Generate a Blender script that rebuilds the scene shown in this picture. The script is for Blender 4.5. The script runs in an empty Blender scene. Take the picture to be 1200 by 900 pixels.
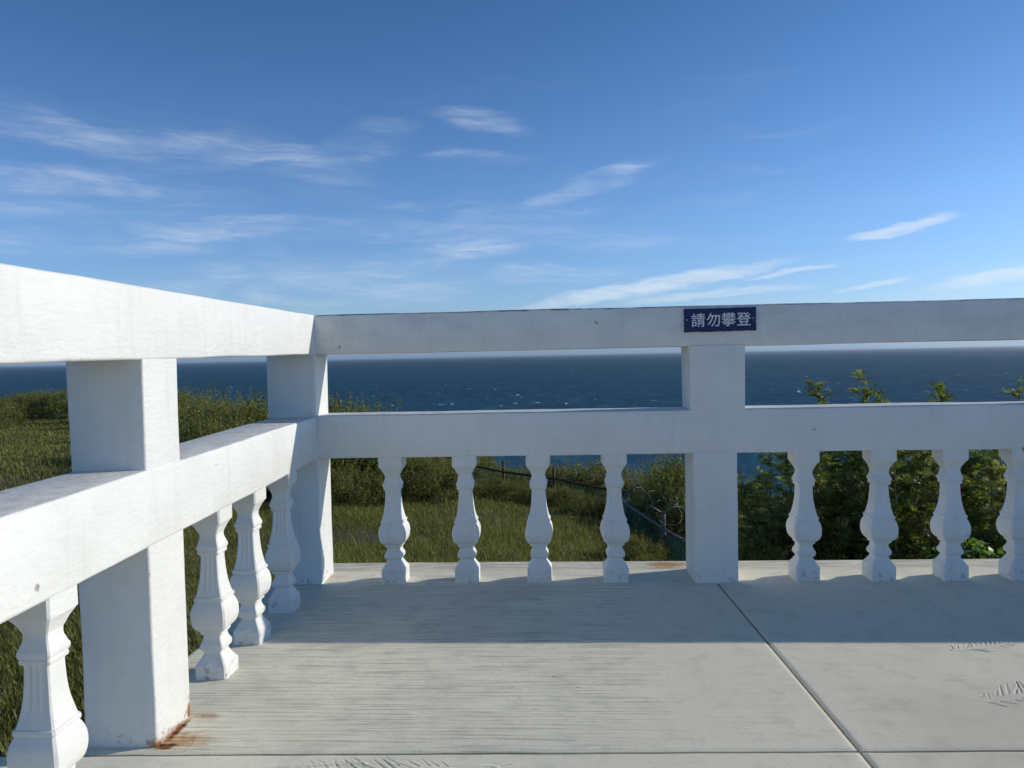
import bpy, bmesh, math, random
import numpy as np
from mathutils import Vector, Matrix, noise as mnoise

random.seed(7)
rng = np.random.default_rng(7)
scene = bpy.context.scene
COL = scene.collection
rad = math.radians

# ------------------------------------------------------------------ camera
CAM = Vector((1.1146, -3.5191, 1.0691))
FPX = 888.81                                   # focal length in photo pixels (1200 wide)
def cam_axes(yaw, pitch, roll):
    f = Vector((-math.sin(yaw) * math.cos(pitch), math.cos(yaw) * math.cos(pitch), math.sin(pitch)))
    r0 = Vector((math.cos(yaw), math.sin(yaw), 0)); u0 = r0.cross(f)
    return (math.cos(roll) * r0 + math.sin(roll) * u0, -math.sin(roll) * r0 + math.cos(roll) * u0, f)
AX_R, AX_U, AX_F = cam_axes(rad(3.087), rad(-2.135), rad(-1.219))
cam_data = bpy.data.cameras.new('camera')
cam_data.sensor_width = 36; cam_data.lens = FPX / 1200 * 36
cam_data.clip_start = 0.05; cam_data.clip_end = 200000
cam = bpy.data.objects.new('camera', cam_data); COL.objects.link(cam)
m = Matrix((AX_R, AX_U, -AX_F)).transposed().to_4x4(); m.translation = CAM
cam.matrix_world = m
scene.camera = cam

def at(px, py, Y):
    """point on the vertical plane y = Y seen at photo pixel (px, py)"""
    d = (px - 600) * AX_R + (450 - py) * AX_U + FPX * AX_F
    return CAM + d * ((Y - CAM.y) / d.y)

# ------------------------------------------------------------------ light
SUN = Vector((2.08, 0.58, 1.0)).normalized()      # towards the sun: low, right and behind the far rail
SUN_EL = math.asin(SUN.z); SUN_AZ = math.atan2(SUN.x, SUN.y)
sun_data = bpy.data.lights.new('sun', 'SUN'); sun_data.energy = 3.15; sun_data.angle = rad(0.5)
sun_data.color = (1.0, 0.945, 0.835)
sun = bpy.data.objects.new('sun', sun_data); COL.objects.link(sun)
sun.rotation_euler = SUN.to_track_quat('Z', 'Y').to_euler()
sun.location = (20, 5, 12)

scene.view_settings.view_transform = 'Standard'
scene.view_settings.look = 'None'
scene.view_settings.exposure = 0.15
scene.view_settings.gamma = 1.0
scene.view_settings.use_curve_mapping = False

# ------------------------------------------------------------------ node helper
class NT:
    def __init__(s, tree): s.t = tree; tree.nodes.clear()
    def n(s, typ, **kw):
        nd = s.t.nodes.new(typ)
        for k, v in kw.items(): setattr(nd, k, v)
        return nd
    def put(s, sock, v):
        if v is None: return
        if hasattr(v, 'is_output') or hasattr(v, 'links'): s.t.links.new(v, sock)
        elif isinstance(v, (tuple, list)) and sock.type == 'RGBA' and len(v) == 3: sock.default_value = (*v, 1)
        else: sock.default_value = v
    def math(s, op, a, b=None, c=None, clamp=False):
        nd = s.n('ShaderNodeMath', operation=op, use_clamp=clamp)
        s.put(nd.inputs[0], a); s.put(nd.inputs[1], b); s.put(nd.inputs[2], c)
        return nd.outputs[0]
    def vmath(s, op, a, b=None, out=0):
        nd = s.n('ShaderNodeVectorMath', operation=op)
        s.put(nd.inputs[0], a)
        if op == 'SCALE': s.put(nd.inputs['Scale'], b)
        else: s.put(nd.inputs[1], b)
        return nd.outputs[out]
    def noise(s, vec, scale, detail=4, rough=.5, dist=0, out='Fac'):
        nd = s.n('ShaderNodeTexNoise'); s.put(nd.inputs['Vector'], vec)
        nd.inputs['Scale'].default_value = scale; nd.inputs['Detail'].default_value = detail
        nd.inputs['Roughness'].default_value = rough; nd.inputs['Distortion'].default_value = dist
        return nd.outputs[out]
    def ramp(s, v, a, b, lo=0., hi=1., smooth=True):
        nd = s.n('ShaderNodeMapRange', clamp=True)
        if smooth: nd.interpolation_type = 'SMOOTHSTEP'
        s.put(nd.inputs['Value'], v)
        nd.inputs['From Min'].default_value = a; nd.inputs['From Max'].default_value = b
        nd.inputs['To Min'].default_value = lo; nd.inputs['To Max'].default_value = hi
        return nd.outputs['Result']
    def mix(s, f, a, b, blend='MIX'):
        nd = s.n('ShaderNodeMix', data_type='RGBA', blend_type=blend)
        s.put(nd.inputs['Factor'], f); s.put(nd.inputs['A'], a); s.put(nd.inputs['B'], b)
        return nd.outputs['Result']
    def scale(s, vec, xyz):
        return s.vmath('MULTIPLY', vec, xyz)
    def sep(s, vec):
        nd = s.n('ShaderNodeSeparateXYZ'); s.put(nd.inputs[0], vec); return nd.outputs
    def comb(s, x, y, z):
        nd = s.n('ShaderNodeCombineXYZ')
        for i, v in enumerate((x, y, z)): s.put(nd.inputs[i], v)
        return nd.outputs[0]
    def bump(s, h, strength=.3, dist=.01, normal=None):
        nd = s.n('ShaderNodeBump'); s.put(nd.inputs['Height'], h)
        nd.inputs['Strength'].default_value = strength; nd.inputs['Distance'].default_value = dist
        s.put(nd.inputs['Normal'], normal); return nd.outputs[0]

def new_mat(name):
    mt = bpy.data.materials.new(name); mt.use_nodes = True
    g = NT(mt.node_tree); out = g.n('ShaderNodeOutputMaterial')
    return mt, g, out
def principled(g, out, col, rough=.6, normal=None, spec=.5, metal=0.):
    p = g.n('ShaderNodeBsdfPrincipled')
    g.put(p.inputs['Base Color'], col); g.put(p.inputs['Roughness'], rough)
    g.put(p.inputs['Normal'], normal); g.put(p.inputs['Specular IOR Level'], spec); g.put(p.inputs['Metallic'], metal)
    g.t.links.new(p.outputs[0], out.inputs['Surface']); return p

# ------------------------------------------------------------------ sky
world = bpy.data.worlds.new('World'); scene.world = world; world.use_nodes = True
g = NT(world.node_tree)
wout = g.n('ShaderNodeOutputWorld'); bg = g.n('ShaderNodeBackground'); bg.inputs['Strength'].default_value = 0.1
sky = g.n('ShaderNodeTexSky', sky_type='NISHITA', sun_disc=False, sun_elevation=SUN_EL, sun_rotation=SUN_AZ)
sky.altitude = 60; sky.air_density = 1.0; sky.dust_density = 0.35; sky.ozone_density = 3.2
tc = g.n('ShaderNodeTexCoord'); D = tc.outputs['Generated']
Dn = g.vmath('NORMALIZE', D)
warp = g.vmath('SCALE', g.vmath('SUBTRACT', g.noise(g.scale(Dn, (4, 4, 22)), 1.6, 5, .55, 0, 'Color'), (.5, .5, .5)), .042)
W = g.vmath('ADD', Dn, warp)
warp2 = g.vmath('SCALE', g.vmath('SUBTRACT', g.noise(g.scale(Dn, (7, 7, 30)), 2.2, 6, .62, 0, 'Color'), (.5, .5, .5)), .022)
W2 = g.vmath('ADD', Dn, warp2)
wz = g.sep(W)[2]
streak = g.noise(g.scale(W, (3.2, 3.2, 21)), 2.3, 7, .62, .2)
patch = g.noise(g.scale(W, (1, 1, 4)), 2.1, 2, .5)
fine = g.noise(g.scale(W2, (14, 14, 60)), 2.0, 5, .55, .2)
veil = g.noise(g.scale(W, (3.0, 3.0, 15)), 2.0, 5, .5, .6)
fib = g.noise(g.scale(W2, (4.5, 4.5, 62)), 2.0, 7, .66, .5)
fib = g.ramp(fib, .36, .66, .35, 1.)
gen = g.math('MULTIPLY', g.ramp(streak, .50, .80), g.ramp(patch, .47, .66))
gen = g.math('MULTIPLY', gen, g.ramp(wz, .42, .10))
cloud = g.math('MULTIPLY', gen, .35)
def dirv(az, el): return Vector((math.sin(rad(az)) * math.cos(rad(el)), math.cos(rad(az)) * math.cos(rad(el)), math.sin(rad(el))))
# az, el, half length deg, half height deg, tilt deg, amount, softness(0 crisp .. 1 wispy)
CLOUDS = [(24.1, 7.9, 3.7, .46, 8, 1.0, 0), (30.8, 4.5, 5.4, .55, 7, 1.0, .1), (22.2, 4.25, 2.4, .2, 8, .8, .2),
          (7.3, 4.9, 9.5, .62, 8, .95, .25), (17.2, 5.5, 3.2, .22, 6, .75, .2), (3.2, 12.4, 5.2, .7, 15, .62, .75),
          (-15.3, 11.7, 5.0, .5, -6, .6, .85), (-24.0, 9.1, 5.0, .9, 5, .75, .8), (-8.0, 7.5, 6.0, 1.0, 7, .75, .65),
          (-27.0, 15.4, 7.0, 1.0, -2, .42, 1), (-19.5, 14.3, 5.0, .8, -4, .5, 1), (-23, 12.9, 8, .9, 1, .3, 1), (-34, 10.2, 9, 1.2, 0, .3, 1), (-14, 9.4, 7, .8, 2, .3, .9), (-31.5, 11.7, 9.0, .75, -2, .6, .9), (-13.2, 15.6, 3.0, 1.2, 20, .45, 1),
          (-5.2, 17.0, 3.2, .6, -10, .42, 1), (-35, 15.2, 6.5, 1.3, -8, .5, 1), (-18.6, 5.4, 12, 2.0, 4, .5, .75),
          (.6, 6.0, 5.0, .8, 0, .5, .7), (-31, 8.4, 8.0, 1.0, 3, .5, .85), (-5.5, 14.6, 3.6, .55, -5, .4, .9), (12, 4.2, 6.5, .35, 3, .6, .4), (1.5, 8.8, 9, .9, -6, .32, .9), (-3, 10.2, 7, .7, 6, .3, .9)]
for az, el, L, Hh, tilt, amt, soft in CLOUDS:
    c = dirv(az, el); e1 = Vector((math.cos(rad(az)), -math.sin(rad(az)), 0)); e2 = e1.cross(c)
    t = math.cos(rad(tilt)) * e1 + math.sin(rad(tilt)) * e2; b = -math.sin(rad(tilt)) * e1 + math.cos(rad(tilt)) * e2
    src = W if soft > .6 else W2
    wx = (g.noise(g.scale(Dn, (3, 3, 12)), 1.0, 2) if False else None)
    a_ = g.vmath('DOT_PRODUCT', src, tuple(t / math.radians(L)), 1)
    off = c.dot(b) / rad(Hh)
    b_ = g.math('SUBTRACT', g.vmath('DOT_PRODUCT', src, tuple(b / math.radians(Hh)), 1), off)
    front = g.ramp(g.vmath('DOT_PRODUCT', Dn, tuple(c), 1), .3, .6)
    r2 = g.math('ADD', g.math('MULTIPLY', a_, a_), g.math('MULTIPLY', b_, b_))
    body = g.ramp(r2, 1.25 + .9 * soft, .0)
    tex = g.math('MULTIPLY', g.ramp(veil, .36, .66, .10, 1.), fib) if soft > .6 else g.ramp(fine, .25, .60, .55, 1.)
    mk = g.math('MULTIPLY', g.math('MULTIPLY', body, tex), g.math('MULTIPLY', front, amt * (.98 if soft > .6 else .95)))
    cloud = g.math('MAXIMUM', cloud, mk)
skyc = sky.outputs[0]
dz = g.sep(Dn)[2]
air = g.mix(g.ramp(dz, .02, .17, smooth=False), (.70, .88, 1.26), (.72, .92, 1.22))
air = g.mix(g.ramp(dz, .17, .42, smooth=False), air, (.455, .72, .97))
tint = g.mix(1.0, skyc, air, 'MULTIPLY')
tint = g.mix(1.0, tint, g.mix(g.ramp(dz, .045, .0), (1, 1, 1), (.62, .74, 1.02)), 'MULTIPLY')
cloudcol = g.mix(1.0, g.mix(.68, tint, (7.0, 7.7, 8.4)), (1, 1, 1), 'MULTIPLY')
final = g.mix(cloud, tint, cloudcol)
g.put(bg.inputs['Color'], final); g.t.links.new(bg.outputs[0], wout.inputs['Surface'])

# ------------------------------------------------------------------ object helpers
def set_props(o, label=None, category=None, group=None, kind=None):
    for k, v in (('label', label), ('category', category), ('group', group), ('kind', kind)):
        if v: o[k] = v
    return o
def link(name, mesh, mat=None, parent=None, loc=None):
    o = bpy.data.objects.new(name, mesh); COL.objects.link(o)
    if mat is not None and mesh is not None and len(mesh.materials) == 0: mesh.materials.append(mat)
    if parent: o.parent = parent
    if loc is not None: o.location = loc
    return o
def empty(name, loc, **props):
    o = bpy.data.objects.new(name, None); COL.objects.link(o); o.location = loc; o.empty_display_size = .1
    return set_props(o, **props)
def np_mesh(name, verts, faces, smooth=False, colattr=None):
    """verts (N,3); faces (M,k) all of one size k"""
    me = bpy.data.meshes.new(name); verts = np.asarray(verts, np.float32); faces = np.asarray(faces, np.int32)
    k = faces.shape[1]
    me.vertices.add(len(verts)); me.vertices.foreach_set('co', verts.ravel())
    me.loops.add(faces.size); me.loops.foreach_set('vertex_index', faces.ravel())
    me.polygons.add(len(faces)); me.polygons.foreach_set('loop_start', np.arange(0, faces.size, k, dtype=np.int32))
    if smooth: me.polygons.foreach_set('use_smooth', np.ones(len(faces), bool))
    if colattr is not None:
        at_ = me.attributes.new('vary', 'FLOAT', 'POINT'); at_.data.foreach_set('value', np.asarray(colattr, np.float32))
    me.update(calc_edges=True); me.validate()
    return me
def sharp(me, deg=35):
    me.polygons.foreach_set('use_smooth', np.ones(len(me.polygons), bool))
    me.set_sharp_from_angle(angle=rad(deg)); return me
def sweep_mesh(name, rings, caps=True):
    """list of equally long closed rings of points -> skin"""
    n = len(rings[0]); v = [tuple(p) for r in rings for p in r]; f = []
    for i in range(len(rings) - 1):
        for j in range(n):
            a, b = i * n + j, i * n + (j + 1) % n
            f.append((a, b, b + n, a + n))
    if caps:
        f.append(tuple(range(n - 1, -1, -1))); f.append(tuple(range((len(rings) - 1) * n, len(rings) * n)))
    me = bpy.data.meshes.new(name); me.from_pydata(v, [], f); me.update(); return me
def tube(points, r, n=6, name='tube'):
    pts = [Vector(p) for p in points]; rings = []
    up = Vector((0, 0, 1)); prev = None
    for i, p in enumerate(pts):
        d = (pts[min(i + 1, len(pts) - 1)] - pts[max(i - 1, 0)]).normalized()
        if prev is None: s = d.cross(up if abs(d.z) < .9 else Vector((1, 0, 0))).normalized()
        else: s = (prev - d * prev.dot(d)).normalized()
        prev = s; w = d.cross(s); rr = r[i] if isinstance(r, (list, tuple)) else r
        rings.append([p + rr * (math.cos(2 * math.pi * k / n) * s + math.sin(2 * math.pi * k / n) * w) for k in range(n)])
    return rings
def rings_join(name, ringsets):
    v, f = [], []
    for rings in ringsets:
        n = len(rings[0]); o = len(v); v += [tuple(p) for r in rings for p in r]
        for i in range(len(rings) - 1):
            for j in range(n):
                a, b = o + i * n + j, o + i * n + (j + 1) % n
                f.append((a, b, b + n, a + n))
        f.append(tuple(range(o + n - 1, o - 1, -1))); f.append(tuple(range(o + (len(rings) - 1) * n, o + len(rings) * n)))
    me = bpy.data.meshes.new(name); me.from_pydata(v, [], f); me.polygons.foreach_set('use_smooth', np.ones(len(me.polygons), bool)); me.update(); return me

# ------------------------------------------------------------------ materials
def mat_paint():
    mt, g, out = new_mat('white_paint')
    P = g.n('ShaderNodeNewGeometry').outputs['Position']
    N = g.sep(g.n('ShaderNodeNewGeometry').outputs['True Normal'])
    z = g.sep(P)[2]
    n1 = g.noise(P, 2.6, 5, .6); n2 = g.noise(P, 17, 6, .65); n3 = g.noise(P, 90, 4, .6)
    col = g.mix(g.ramp(n1, .38, .70), (.78, .775, .735), (.72, .715, .675))
    col = g.mix(g.math('MULTIPLY', g.ramp(n2, .56, .74), .30), col, (.60, .60, .565))
    drip = g.noise(g.scale(P, (26, 26, 2.2)), 1.0, 4, .6)
    col = g.mix(g.math('MULTIPLY', g.ramp(drip, .52, .72), .16), col, (.50, .49, .45))
    # weathering: dull streaks on the upper beam, a dark line of dirt on its top edge
    grime = g.math('MULTIPLY', g.ramp(z, 1.05, 1.20), g.ramp(g.noise(g.scale(P, (3, 3, 7)), 1.3, 5, .62), .40, .72))
    xs_ = g.ramp(g.sep(P)[0], .0, .03)
    col = g.mix(g.math('MULTIPLY', g.math('MULTIPLY', grime, g.ramp(xs_, 0, 1, .25, 1.)), .42), col, (.50, .49, .45))
    edge = g.math('MULTIPLY', g.ramp(g.math('ADD', z, g.math('MULTIPLY', g.math('SUBTRACT', n2, .5), .012)), 1.2715, 1.279), g.ramp(g.noise(P, 9, 4, .6), .30, .50))
    col = g.mix(g.math('MULTIPLY', g.math('MULTIPLY', edge, xs_), .9), col, (.09, .09, .085))
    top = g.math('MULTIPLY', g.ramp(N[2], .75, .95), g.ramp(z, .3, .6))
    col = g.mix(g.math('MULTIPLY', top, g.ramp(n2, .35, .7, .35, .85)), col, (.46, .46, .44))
    # little pits and scuffs where the paint came off
    vor = g.n('ShaderNodeTexVoronoi'); g.put(vor.inputs['Vector'], g.vmath('ADD', P, g.vmath('SCALE', g.noise(P, 40, 3, .6, 0, 'Color'), .03)))
    vor.inputs['Scale'].default_value = 7.5
    pit = g.math('MULTIPLY', g.ramp(vor.outputs['Distance'], .075, .035), g.ramp(g.noise(P, 3.1, 2), .49, .57))
    low = g.math('MULTIPLY', g.ramp(z, .09, .01), g.ramp(g.noise(P, 38, 5, .7), .55, .66))
    pit = g.math('MAXIMUM', pit, g.math('MULTIPLY', low, .8))
    col = g.mix(g.math('MULTIPLY', pit, .75), col, (.23, .22, .20))
    # rust bleeding from the reinforcement at two post feet
    def spot(c, r, stretch=(1, 1, 1)):
        d = g.vmath('LENGTH', g.scale(g.vmath('SUBTRACT', P, c), stretch), None, 1)
        d = g.math('ADD', d, g.math('MULTIPLY', g.math('SUBTRACT', g.noise(P, 34, 5, .7), .5), r * 1.5))
        return g.ramp(d, r, r * .35)
    rust = g.math('MAXIMUM', spot((.0, -1.505, .0), .048, (1, .75, 1.25)), spot((.0, -1.315, .0), .040, (1, 2.2, .55)))
    rust = g.math('MAXIMUM', rust, g.math('MULTIPLY', spot((.0, -1.41, -.008), .042, (1, .33, 1.8)), .95))
    rust = g.math('MAXIMUM', rust, spot((3.235, -.0, .60), .02))
    rcol = g.mix(g.noise(P, 60, 3, .6), (.10, .022, .008), (.50, .20, .05))
    col = g.mix(rust, col, rcol)
    h = g.math('ADD', g.math('MULTIPLY', n2, .5), g.math('MULTIPLY', n3, .10))
    h = g.math('ADD', h, g.math('MULTIPLY', g.noise(P, 6, 4, .5), 1.0))
    h = g.math('ADD', h, g.math('MULTIPLY', g.noise(g.scale(P, (14, 14, 70)), 1.0, 4, .6), .35))
    h = g.math('SUBTRACT', h, g.math('MULTIPLY', pit, .35))
    nrm = g.bump(h, .5, .014)
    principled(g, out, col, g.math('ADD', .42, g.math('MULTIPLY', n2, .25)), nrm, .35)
    return mt
def mat_concrete():
    mt, g, out = new_mat('broomed_concrete')
    P = g.n('ShaderNodeNewGeometry').outputs['Position']; S = g.sep(P)
    x, y = S[0], S[1]
    broom = g.noise(g.scale(P, (2.6, 120, 1)), 1.0, 6, .68)
    broom2 = g.noise(g.scale(P, (16.0, 240, 1)), 1.0, 3, .6)
    blot = g.noise(P, 1.7, 4, .6); grain = g.noise(P, 85, 5, .75); mid = g.noise(P, 11, 5, .62)
    right = g.ramp(g.math('ADD', x, g.math('MULTIPLY', g.math('SUBTRACT', blot, .5), 1.2)), 1.05, 1.75)
    amt = g.math('MULTIPLY', g.ramp(right, 0, 1, 1, .22), g.ramp(mid, .3, .6, .75, 1))
    front = g.ramp(y, -1.49, -1.56)
    amt = g.math('MULTIPLY', amt, g.ramp(front, 0, 1, 1, .15))
    col = g.mix(g.ramp(blot, .35, .68), (.74, .70, .56), (.64, .61, .495))
    col = g.mix(g.math('MULTIPLY', right, .8), col, (.70, .65, .51))
    col = g.mix(g.math('MULTIPLY', g.ramp(mid, .48, .75), .35), col, (.36, .355, .315))
    col = g.mix(g.math('MULTIPLY', g.math('MULTIPLY', g.ramp(broom, .50, .40), amt), .62), col, (.27, .255, .21))
    col = g.mix(g.math('MULTIPLY', g.ramp(grain, .54, .70), .42), col, (.34, .325, .27))
    # sandy patch towards the right front
    sand = g.math('MULTIPLY', g.ramp(y, -1.0, -1.25), g.ramp(g.math('ADD', x, g.math('MULTIPLY', mid, .5)), 2.1, 2.5))
    col = g.mix(g.math('MULTIPLY', sand, .5), col, (.52, .47, .37))
    # damp dirt collecting on the outer ledge
    led = g.math('MULTIPLY', g.ramp(y, .20, .24), g.ramp(g.noise(g.scale(P, (4, 40, 1)), 1, 5, .65), .40, .62))
    col = g.mix(g.math('MULTIPLY', led, .6), col, (.28, .26, .21))
    vor = g.n('ShaderNodeTexVoronoi'); g.put(vor.inputs['Vector'], g.scale(P, (1, 2.6, 1))); vor.inputs['Scale'].default_value = 10
    pit = g.math('MULTIPLY', g.ramp(vor.outputs['Distance'], .11, .05), g.ramp(g.noise(P, 2.2, 2), .52, .6))
    pit = g.math('MULTIPLY', pit, g.ramp(right, 0, 1, 1, .25))
    col = g.mix(g.math('MULTIPLY', pit, .6), col, (.16, .16, .15))
    rn = g.math('ADD', g.math('MULTIPLY', g.noise(g.scale(P, (8, 95, 1)), 1.0, 5, .7), .6), g.math('MULTIPLY', g.noise(P, 46, 5, .75), .4))
    def spot(cx, cy, r, sx, sy, w=2.2, k=.1):
        d = g.vmath('LENGTH', g.scale(g.vmath('SUBTRACT', P, (cx, cy, 0)), (sx, sy, 0)), None, 1)
        d = g.math('ADD', d, g.math('MULTIPLY', g.math('SUBTRACT', rn, .5), r * w))
        return g.ramp(d, r, r * k)
    core = g.math('MAXIMUM', spot(.014, -1.495, .032, .8, 1.3, 1.6, .4), spot(.006, -1.41, .020, 1.3, .20, 1.2, .2))
    rust = g.math('MAXIMUM', g.math('MULTIPLY', spot(.04, -1.465, .10, .75, 1.35), .8), g.math('MULTIPLY', spot(.07, -1.455, .13, .85, 1.9), .25))
    rust = g.math('MAXIMUM', rust, g.math('MULTIPLY', spot(.05, -1.315, .055, .8, 2.0), .7))
    rust = g.math('MAXIMUM', rust, g.math('MULTIPLY', spot(1.67, .30, .12, .8, 1.3), .9))
    rust = g.math('MAXIMUM', rust, g.math('MULTIPLY', spot(.02, .12, .10, .9, 1), .30))
    rust = g.math('MAXIMUM', rust, core)
    rcol = g.mix(g.ramp(rn, .40, .60), (.20, .065, .016), (.56, .29, .075))
    col = g.mix(rust, col, rcol); col = g.mix(core, col, g.mix(g.ramp(rn, .42, .6), (.05, .018, .008), (.30, .11, .025)))
    h = g.math('ADD', g.math('MULTIPLY', g.math('ADD', broom, g.math('MULTIPLY', broom2, .4)), amt), g.math('MULTIPLY', grain, .16))
    h = g.math('ADD', h, g.math('MULTIPLY', mid, .35))
    h = g.math('SUBTRACT', h, g.math('MULTIPLY', pit, .6))
    principled(g, out, col, .85, g.bump(h, .75, .0035), .25)
    return mt
def simple(name, c1, c2, scale=20, rough=.7, bump=.2, dist=.004, metal=0., spec=.4):
    mt, g, out = new_mat(name); P = g.n('ShaderNodeNewGeometry').outputs['Position']
    n = g.noise(P, scale, 5, .6)
    principled(g, out, g.mix(g.ramp(n, .35, .68), c1, c2), rough, g.bump(n, bump, dist), spec, metal); return mt
def mat_leaf(name, dark, light, dry, transl=.35, rough=.5):
    mt, g, out = new_mat(name)
    a = g.n('ShaderNodeAttribute', attribute_name='vary').outputs['Fac']
    P = g.n('ShaderNodeNewGeometry').outputs['Position']
    n = g.noise(P, 1.1, 3, .6)
    k = g.math('ADD', g.math('MULTIPLY', a, .65), g.math('MULTIPLY', n, .35))
    col = g.mix(g.ramp(k, .2, .75), dark, light); col = g.mix(g.ramp(a, .90, .97), col, dry)
    p = g.n('ShaderNodeBsdfPrincipled'); g.put(p.inputs['Base Color'], col); p.inputs['Roughness'].default_value = rough
    p.inputs['Specular IOR Level'].default_value = .35
    t = g.n('ShaderNodeBsdfTranslucent'); g.put(t.inputs['Color'], g.mix(1, col, (1.25, 1.3, .6), 'MULTIPLY'))
    ms = g.n('ShaderNodeMixShader'); ms.inputs[0].default_value = transl
    g.t.links.new(p.outputs[0], ms.inputs[1]); g.t.links.new(t.outputs[0], ms.inputs[2]); g.t.links.new(ms.outputs[0], out.inputs['Surface'])
    return mt
def mat_sea():
    mt, g, out = new_mat('sea_water')
    P = g.n('ShaderNodeNewGeometry').outputs['Position']
    swell = g.noise(g.scale(P, (.012, .010, 1)), 1., 3, .5)
    chop = g.noise(g.scale(P, (.045, .014, 1)), 1., 5, .62)
    rip = g.noise(g.scale(P, (.30, .16, 1)), 1., 4, .6)
    big = g.noise(g.scale(P, (.0012, .0030, 1)), 1., 4, .55)
    col = g.mix(g.ramp(big, .35, .65), (.0065, .054, .098), (.011, .070, .115))
    col = g.mix(g.ramp(chop, .42, .72), g.mix(1, col, (.75, .78, .82), 'MULTIPLY'), (.017, .092, .132))
    cap = g.math('MULTIPLY', g.ramp(g.noise(g.scale(P, (.080, .021, 1)), 1., 4, .6, .5), .638, .69), g.ramp(swell, .50, .58))
    cap = g.math('MULTIPLY', cap, g.ramp(g.noise(g.scale(P, (.0032, .0022, 1)), 1., 3), .42, .56))
    h = g.math('ADD', g.math('MULTIPLY', swell, 6.0), g.math('ADD', g.math('MULTIPLY', chop, 3.0), g.math('MULTIPLY', rip, .8)))
    nrm = g.bump(h, 1.0, 1.0)
    df = g.n('ShaderNodeBsdfDiffuse'); g.put(df.inputs['Color'], g.mix(cap, col, (.78, .82, .84)))
    gl = g.n('ShaderNodeBsdfGlossy'); gl.inputs['Roughness'].default_value = .32; g.put(gl.inputs['Normal'], nrm)
    ms = g.n('ShaderNodeMixShader'); g.put(ms.inputs[0], g.ramp(cap, 0, 1, .075, 0.))
    g.t.links.new(df.outputs[0], ms.inputs[1]); g.t.links.new(gl.outputs[0], ms.inputs[2]); g.t.links.new(ms.outputs[0], out.inputs['Surface'])
    return mt
M_PAINT = mat_paint(); M_CONC = mat_concrete(); M_SEA = mat_sea()
M_SOIL = simple('soil', (.045, .05, .018), (.085, .075, .035), 3, .95, .5, .05)
M_BASE = simple('cast_concrete', (.42, .42, .40), (.30, .30, .28), 6, .9, .3)
M_GRASS = mat_leaf('grass_blades', (.115, .128, .030), (.260, .250, .075), (.46, .40, .20), .40, .6)
M_BUSH = mat_leaf('bush_leaves', (.062, .078, .018), (.215, .215, .060), (.40, .34, .14), .40)
M_PINN = mat_leaf('feathery_leaves', (.085, .125, .034), (.29, .325, .10), (.45, .42, .20), .5)
M_VINE = mat_leaf('vine_leaves', (.10, .19, .03), (.20, .34, .05), (.26, .36, .07), .40, .4)
M_BARK = simple('bark', (.11, .085, .06), (.24, .20, .155), 30, .9, .5)
M_STEEL = simple('galvanised_steel', (.10, .10, .10), (.19, .19, .185), 25, .65, .2, .002, .2)
M_RUSTY = simple('rusty_steel', (.055, .035, .024), (.16, .09, .05), 25, .8, .3, .002, .2)
M_WIRE = simple('razor_wire_steel', (.16, .14, .11), (.34, .30, .24), 9, .6, .1, .002, .3)
M_MESH = simple('green_wire_coating', (.05, .19, .13), (.07, .26, .18), 20, .45, .05)
M_NAVY = simple('navy_enamel', (.008, .014, .075), (.016, .024, .105), 60, .4, .15, .001)
M_LETTER = simple('white_lettering', (.74, .75, .76), (.60, .62, .64), 90, .5, .1, .001)
M_SCREW = simple('screw_steel', (.5, .5, .5), (.6, .6, .58), 90, .35, .1, .001, .8)

# ------------------------------------------------------------------ sea and ground
SEA_Z = -60.0
sv = []; sf = []
NR, NA = 40, 96
for i in range(NR + 1):
    r = 0 if i == 0 else 60 * (70000 / 60) ** ((i - 1) / (NR - 1))
    for j in range(NA):
        a = 2 * math.pi * j / NA; sv.append((r * math.cos(a), r * math.sin(a), SEA_Z))
for i in range(NR):
    for j in range(NA): sf.append((i * NA + j, (i + 1) * NA + j, (i + 1) * NA + (j + 1) % NA, i * NA + (j + 1) % NA))
sea = link('sea', np_mesh('sea', sv, sf), M_SEA); set_props(sea, kind='structure', label='dark blue choppy sea with small whitecaps reaching the horizon')

def edge_y(x):
    return min(36., 14.5 + max(0., -1.0 - x) * .55 + max(0., -6. - x) * .95 - max(0., x - 1) * 1.1)
def ground_z(x, y):
    k = 1 - .72 * min(1, max(0, (-x - 3) / 8))
    z = -1.0 - .075 * max(0., min(y, 40) - 3) * k - .12 * max(0., min(x, 8)) - .22 * max(0., min(x, 9) - 2.2)
    z += .16 * mnoise.noise(Vector((x * .23, y * .23, 3))) + .05 * mnoise.noise(Vector((x * .9, y * .9, 8)))
    over = min(max(0., y - edge_y(x), -34. - x), 120)
    z -= .35 * over + .45 * max(0, over - 3)
    z -= .5 * max(0, x - 9)
    return max(z, -64)
gx = np.unique(np.concatenate([np.linspace(-220, -40, 19), np.linspace(-40, 14, 109), np.linspace(14, 140, 30)]))
gy = np.unique(np.concatenate([np.linspace(-160, -12, 12), np.linspace(-12, 60, 110), np.linspace(60, 200, 16)]))
gv = [(x, y, ground_z(x, y)) for y in gy for x in gx]; nx = len(gx)
gf = [(j * nx + i, j * nx + i + 1, (j + 1) * nx + i + 1, (j + 1) * nx + i) for j in range(len(gy) - 1) for i in range(nx - 1)]
ground = link('ground', np_mesh('ground', gv, gf, True), M_SOIL); set_props(ground, kind='structure')

# ------------------------------------------------------------------ deck
deck_me = bpy.data.meshes.new('deck'); bm = bmesh.new()
bmesh.ops.create_cube(bm, size=1)
for v in bm.verts:
    v.co = Vector(((-.26 if v.co.x < 0 else 9.95), (-7.55 if v.co.y < 0 else .35), (-1.9 if v.co.z < 0 else -.05)))
bm.to_mesh(deck_me); bm.free()
deck = link('deck', deck_me, M_BASE); set_props(deck, kind='structure')

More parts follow.
